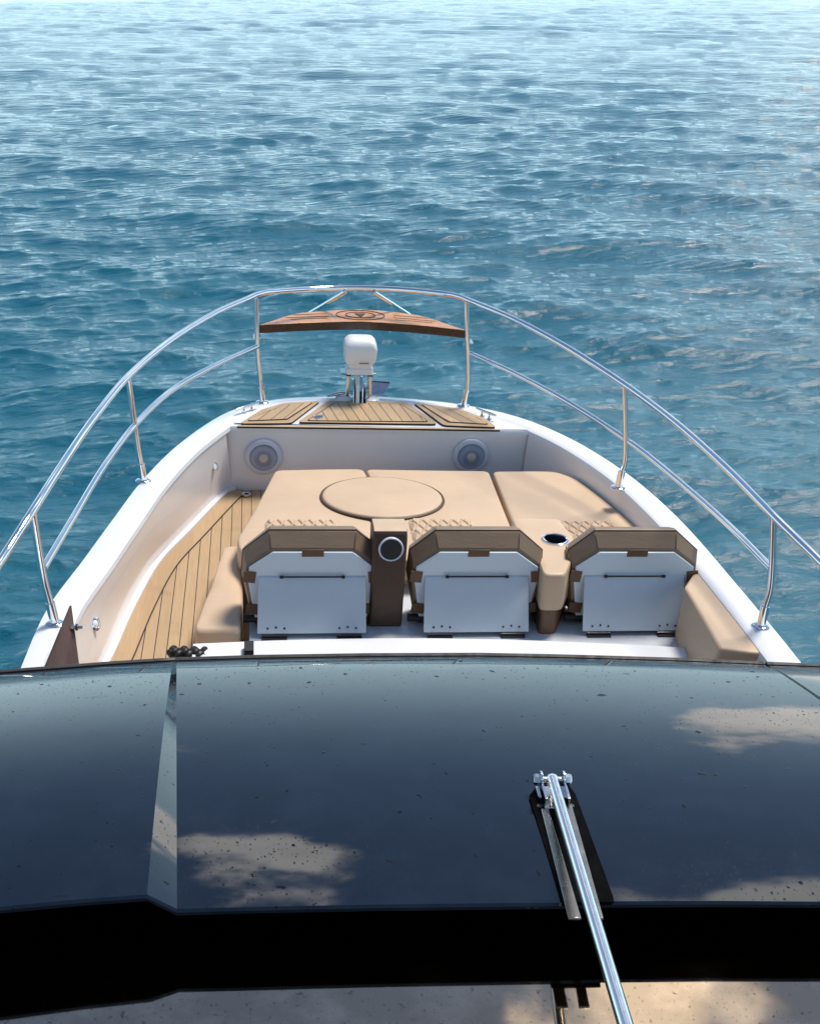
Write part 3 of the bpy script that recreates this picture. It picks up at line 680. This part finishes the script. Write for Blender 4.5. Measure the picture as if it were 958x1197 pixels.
for s in (-1,1): mb.disc((cc.x+s*.066,yl-.012,zb0-.03),(s,0,0),[(0,-.014),(.015,-.014),(.015,.014),(0,.014)],M['screw'],12)
mb.build('crossbar',t)
# anchor roller with stowed anchor
t=thing('bow_roller','steel anchor roller with cheek plates between the legs at the bow tip','anchor roller',(cc.x,7.22,G))
for dx,h,mt in ((-.036,.13,'chrome'),(-.012,.17,'plastic'),(.018,.15,'chrome'),(.040,.10,'steel')):
    prof_=[(7.10,G+.0),(7.13,G+h*.7),(7.20,G+h),(7.26,G+h*.95),(7.36,G+.05),(7.42,G+.0)]
    mb=MB(); w=.011 if mt=='plastic' else .003; mb.loft([[(cc.x+dx-w,y,z) for y,z in prof_],[(cc.x+dx+w,y,z) for y,z in prof_]],M[mt]); mb.build('cheek_plate',t,bevel=.001,seg=1)
mb=MB(); mb.disc((cc.x+.003,7.16,G+.045),(1,0,0),[(0,-.03),(.035,-.03),(.022,0),(.035,.03),(0,.03)],M['black'],24); mb.build('roller',t)
mb=MB(); mb.tube([(cc.x-.075,7.2,G+.05),(cc.x+.075,7.2,G+.05)],.008,M['steel'],8); mb.build('pin',t)
t=thing('anchor','small grey steel anchor fluke sticking out right of the bow roller','anchor',(cc.x+.13,7.28,G))
mb=MB(); a=[(cc.x+.08,7.24,G+.02),(cc.x+.16,7.26,G+.02),(cc.x+.205,7.30,G+.075),(cc.x+.09,7.30,G+.08)]
mb.loft([[Vector(p) for p in a],[Vector(p)+Vector((0,.02,.01)) for p in a]],M['steel']); mb.build('fluke',t,bevel=.003,seg=2)
mb=MB(); mb.tube([(cc.x+.12,7.29,G+.05),(cc.x+.02,7.33,G+.03)],.010,M['steel'],8); mb.build('shank',t)
t=thing('mooring_fitting','flat steel bow fitting lying left of the bow roller','fitting',(cc.x-.12,7.24,G))
mb=MB(); mb.tube([(cc.x-.19,7.22,G+.016),(cc.x-.15,7.23,G+.024),(cc.x-.11,7.24,G+.03),(cc.x-.06,7.25,G+.03)],[.006,.011,.011,.008],M['steel'],10); mb.disc((cc.x-.12,7.24,G+.004),(0,0,1),[(0,0),(.022,0),(.018,.008),(.009,.024),(0,.024)],M['steel'],16); mb.build('horn',t)

# the boat and all on it heel together
for o in list(S.objects):
    if o.parent is None: o.matrix_world = B @ Matrix.Translation(o.location)

# ================================================================== SEA
camw = B @ CAM
def make_sea():
    # rings round the boat, closer together near by; finer in front
    h=camw.z
    dep=np.concatenate([np.radians(np.linspace(62,38,40,endpoint=False)),np.radians(np.linspace(38,3.4,640,endpoint=False)),np.radians(np.linspace(3.4,.6,90,endpoint=False))])
    R=np.concatenate([h/np.tan(dep),[500,800,1500,4000,12000]])
    ang=np.concatenate([np.radians(np.linspace(-32,40,760,endpoint=False)),np.radians(np.linspace(40,328,150,endpoint=False))])
    A,RR=np.meshgrid(ang,R); X=np.sin(A)*RR+camw.x; Y=np.cos(A)*RR
    dR=np.gradient(R)[:,None]; dR=np.maximum(dR,RR*math.radians(.1))
    Z=np.zeros_like(X); DX=np.zeros_like(X); DY=np.zeros_like(X)
    wd=math.radians(-100)                 # waves run towards the viewer, a little from the right
    g=RNG
    for N_,l0,l1,rms,sp,turn in ((40,1.5,5.0,.070,.6,0),(190,.40,1.5,.135,.6,.12),(150,.12,.40,.135,.6,-.1)):
        for i in range(N_):
            lam=l0*(l1/l0)**((i+g.random())/N_); k=2*PI/lam
            th=wd+turn+g.normal()*sp
            a=rms*math.sqrt(2/N_)/k*(.5+g.random())
            att=np.clip((lam/(1.5*dR)-.6)/.9,0,1)
            if lam>1.1: att=np.maximum(att,np.clip(lam/(.6*dR)-.3,0,1))
            kx,ky=math.cos(th)*k,math.sin(th)*k; ph=kx*X+ky*Y+g.random()*2*PI
            q_=.5/lam**.5
            grp=.75+.55*np.sin(X*q_*(g.random()-.5)*2+Y*q_*(g.random()-.5)*2+g.random()*6)
            aa=a*att*np.clip(grp,.1,2)
            Z+=aa*np.cos(ph); sn=np.sin(ph)*aa*.95; DX-=sn*math.cos(th); DY-=sn*math.sin(th)
    X=X+DX; Y=Y+DY
    nr,na=X.shape; co=np.stack([X,Y,Z],-1).reshape(-1,3)
    idx=np.arange(nr*na).reshape(nr,na); nx=np.roll(idx,-1,1)
    q=np.stack([idx[:-1],nx[:-1],nx[1:],idx[1:]],-1).reshape(-1,4)[:, ::-1]
    me=bpy.data.meshes.new('sea'); me.vertices.add(len(co)); me.vertices.foreach_set('co',co.astype(np.float32).ravel())
    me.loops.add(q.size); me.loops.foreach_set('vertex_index',q.astype(np.int32).ravel())
    me.polygons.add(len(q)); me.polygons.foreach_set('loop_start',np.arange(0,q.size,4,dtype=np.int32)); me.polygons.foreach_set('loop_total',np.full(len(q),4,dtype=np.int32))
    me.update(calc_edges=True); me.polygons.foreach_set('use_smooth',[True]*len(q)); me.validate()
    ob=bpy.data.objects.new('sea',me); COL.objects.link(ob); ob['kind']='structure'
    m,t,b=nt('sea_water'); v=coord(t)
    sx=N(t,'ShaderNodeSeparateXYZ'); t.links.new(v,sx.inputs[0])
    deep=mix(t,mrange(t,noise(t,v,.12,4),.35,.65),(.008,.096,.150),(.013,.122,.178))
    # pale sand shoal far ahead
    yy=math_(t,'ADD',sx.outputs[1],math_(t,'MULTIPLY',math_(t,'SUBTRACT',noise(t,v,.03,4),.5),14))
    yy=math_(t,'SUBTRACT',yy,math_(t,'MULTIPLY',sx.outputs[0],.5))
    shoal=mrange(t,yy,113,119,0,1,'SMOOTHSTEP')
    col=mix(t,shoal,deep,(.42,.80,.78))
    # scraps of foam
    f=math_(t,'MULTIPLY',mrange(t,noise(t,coord(t,(1,1.6,1)),.9,3),.66,.74),mrange(t,noise(t,coord(t,(3,6,3)),2.2,6,.7),.52,.60))
    f=math_(t,'MULTIPLY',f,.55)
    col=mix(t,f,col,(.62,.66,.64))
    t.links.new(col,b.inputs['Base Color'])
    b.inputs['IOR'].default_value=1.333; b.inputs['Specular IOR Level'].default_value=.5
    t.links.new(math_(t,'ADD',math_(t,'MULTIPLY',f,.5),.05),b.inputs['Roughness'])
    def ripples(rot,scale,dist):
        wv=N(t,'ShaderNodeTexWave',wave_type='BANDS',bands_direction='Y',wave_profile='SIN')
        wv.inputs['Scale'].default_value=scale; wv.inputs['Distortion'].default_value=dist; wv.inputs['Detail'].default_value=4; wv.inputs['Detail Scale'].default_value=1.1; wv.inputs['Detail Roughness'].default_value=.62
        t.links.new(coord(t,(.55,1,1),(0,0,rot)),wv.inputs['Vector']); return wv.outputs['Fac']
    r1=ripples(.20,.75,7.0); r2=ripples(-.25,1.7,6.0); r3=ripples(.45,.33,9.0)
    n1=noise(t,coord(t,(1,1.9,1),(0,0,.15)),4.5,8,.62)
    hh=math_(t,'ADD',math_(t,'ADD',math_(t,'MULTIPLY',r1,.008),math_(t,'MULTIPLY',r2,.006)),math_(t,'ADD',math_(t,'MULTIPLY',n1,.028),math_(t,'MULTIPLY',r3,.010)))
    bump(t,b,hh,1.0,1.0)
    me.materials.append(m)
make_sea()

# ================================================================== SKY AND SUN
SUN_EL, SUN_AZ = math.radians(59), math.radians(50)      # azimuth from the bow towards starboard
w=bpy.data.worlds.new('World'); S.world=w; w.use_nodes=True; t=w.node_tree; t.nodes.clear()
sky=N(t,'ShaderNodeTexSky',sky_type='NISHITA'); sky.sun_disc=False; sky.sun_elevation=SUN_EL; sky.sun_rotation=SUN_AZ
sky.air_density=1.0; sky.dust_density=.25; sky.ozone_density=1.2
tc=N(t,'ShaderNodeTexCoord'); sx=N(t,'ShaderNodeSeparateXYZ'); t.links.new(tc.outputs['Generated'],sx.inputs[0])
mp=N(t,'ShaderNodeMapping'); mp.inputs['Scale'].default_value=(1,1,2.0); mp.inputs['Location'].default_value=(.35,.1,.0); t.links.new(tc.outputs['Generated'],mp.inputs['Vector'])
cn=math_(t,'ADD',math_(t,'MULTIPLY',math_(t,'SUBTRACT',noise(t,mp.outputs['Vector'],4.2,10,.6),.5),1.9),.38)
el=sx.outputs[2]
# more cloud low over the horizon and high overhead, clear belt between
lowc=mrange(t,el,.01,.17,.12,-.10)
cv=math_(t,'ADD',cn,lowc)
for (dx,dy,dz),rad,amp in (((.045,.815,.575),.17,.50),((.46,.73,.55),.12,.42),((.41,.89,.19),.16,.44),((.065,.98,.185),.06,.30),((.33,.66,.70),.26,.40)):
    dv=N(t,'ShaderNodeVectorMath',operation='DISTANCE'); dv.inputs[1].default_value=(dx,dy,dz); t.links.new(tc.outputs['Generated'],dv.inputs[0])
    cv=math_(t,'ADD',cv,mrange(t,dv.outputs['Value'],rad,rad*.25,0,amp,'SMOOTHSTEP'))
ahead=mrange(t,sx.outputs[1],.05,.35,0,1,'SMOOTHSTEP'); cf=math_(t,'MULTIPLY',mrange(t,cv,.64,.82,0,1,'SMOOTHSTEP'),ahead)
shade=mrange(t,noise(t,mp.outputs['Vector'],6,6),.3,.7,.75,1.15)
cc_=N(t,'ShaderNodeVectorMath',operation='SCALE'); cc_.inputs[0].default_value=(19.5,18.9,17.8); t.links.new(shade,cc_.inputs['Scale'])
ve=math_(t,'DIVIDE',math_(t,'MAXIMUM',el,0.0),.20); veil=math_(t,'MULTIPLY',math_(t,'POWER',2.718,math_(t,'MULTIPLY',math_(t,'MULTIPLY',ve,ve),-1.0)),.92)
clear=mix(t,veil,sky.outputs[0],(10.4,14.6,16.6))
cm=mix(t,cf,clear,cc_.outputs[0])
bg=N(t,'ShaderNodeBackground'); bg.inputs['Strength'].default_value=.085; t.links.new(cm,bg.inputs['Color'])
wo=N(t,'ShaderNodeOutputWorld'); t.links.new(bg.outputs[0],wo.inputs['Surface'])
ld=bpy.data.lights.new('sun','SUN'); ld.energy=3.0; ld.angle=math.radians(16.0); ld.color=(1,.93,.84)
lo=bpy.data.objects.new('sun',ld); COL.objects.link(lo)
sd=Vector((math.sin(SUN_AZ)*math.cos(SUN_EL),math.cos(SUN_AZ)*math.cos(SUN_EL),math.sin(SUN_EL)))
lo.rotation_euler=sd.to_track_quat('Z','Y').to_euler(); lo.location=sd*30

# ================================================================== CAMERA
cd=bpy.data.cameras.new('camera'); cam=bpy.data.objects.new('camera',cd); COL.objects.link(cam)
cd.sensor_fit='VERTICAL'; cd.sensor_height=24; cd.lens=FPX/1197*24; cd.clip_start=.05; cd.clip_end=30000
mw=Matrix((RT,UP,-_f)).transposed().to_4x4(); mw.translation=CAM
cam.matrix_world=B@mw; S.camera=cam
S.view_settings.view_transform='Standard'; S.view_settings.look='None'; S.view_settings.gamma=1; S.view_settings.exposure=0.50
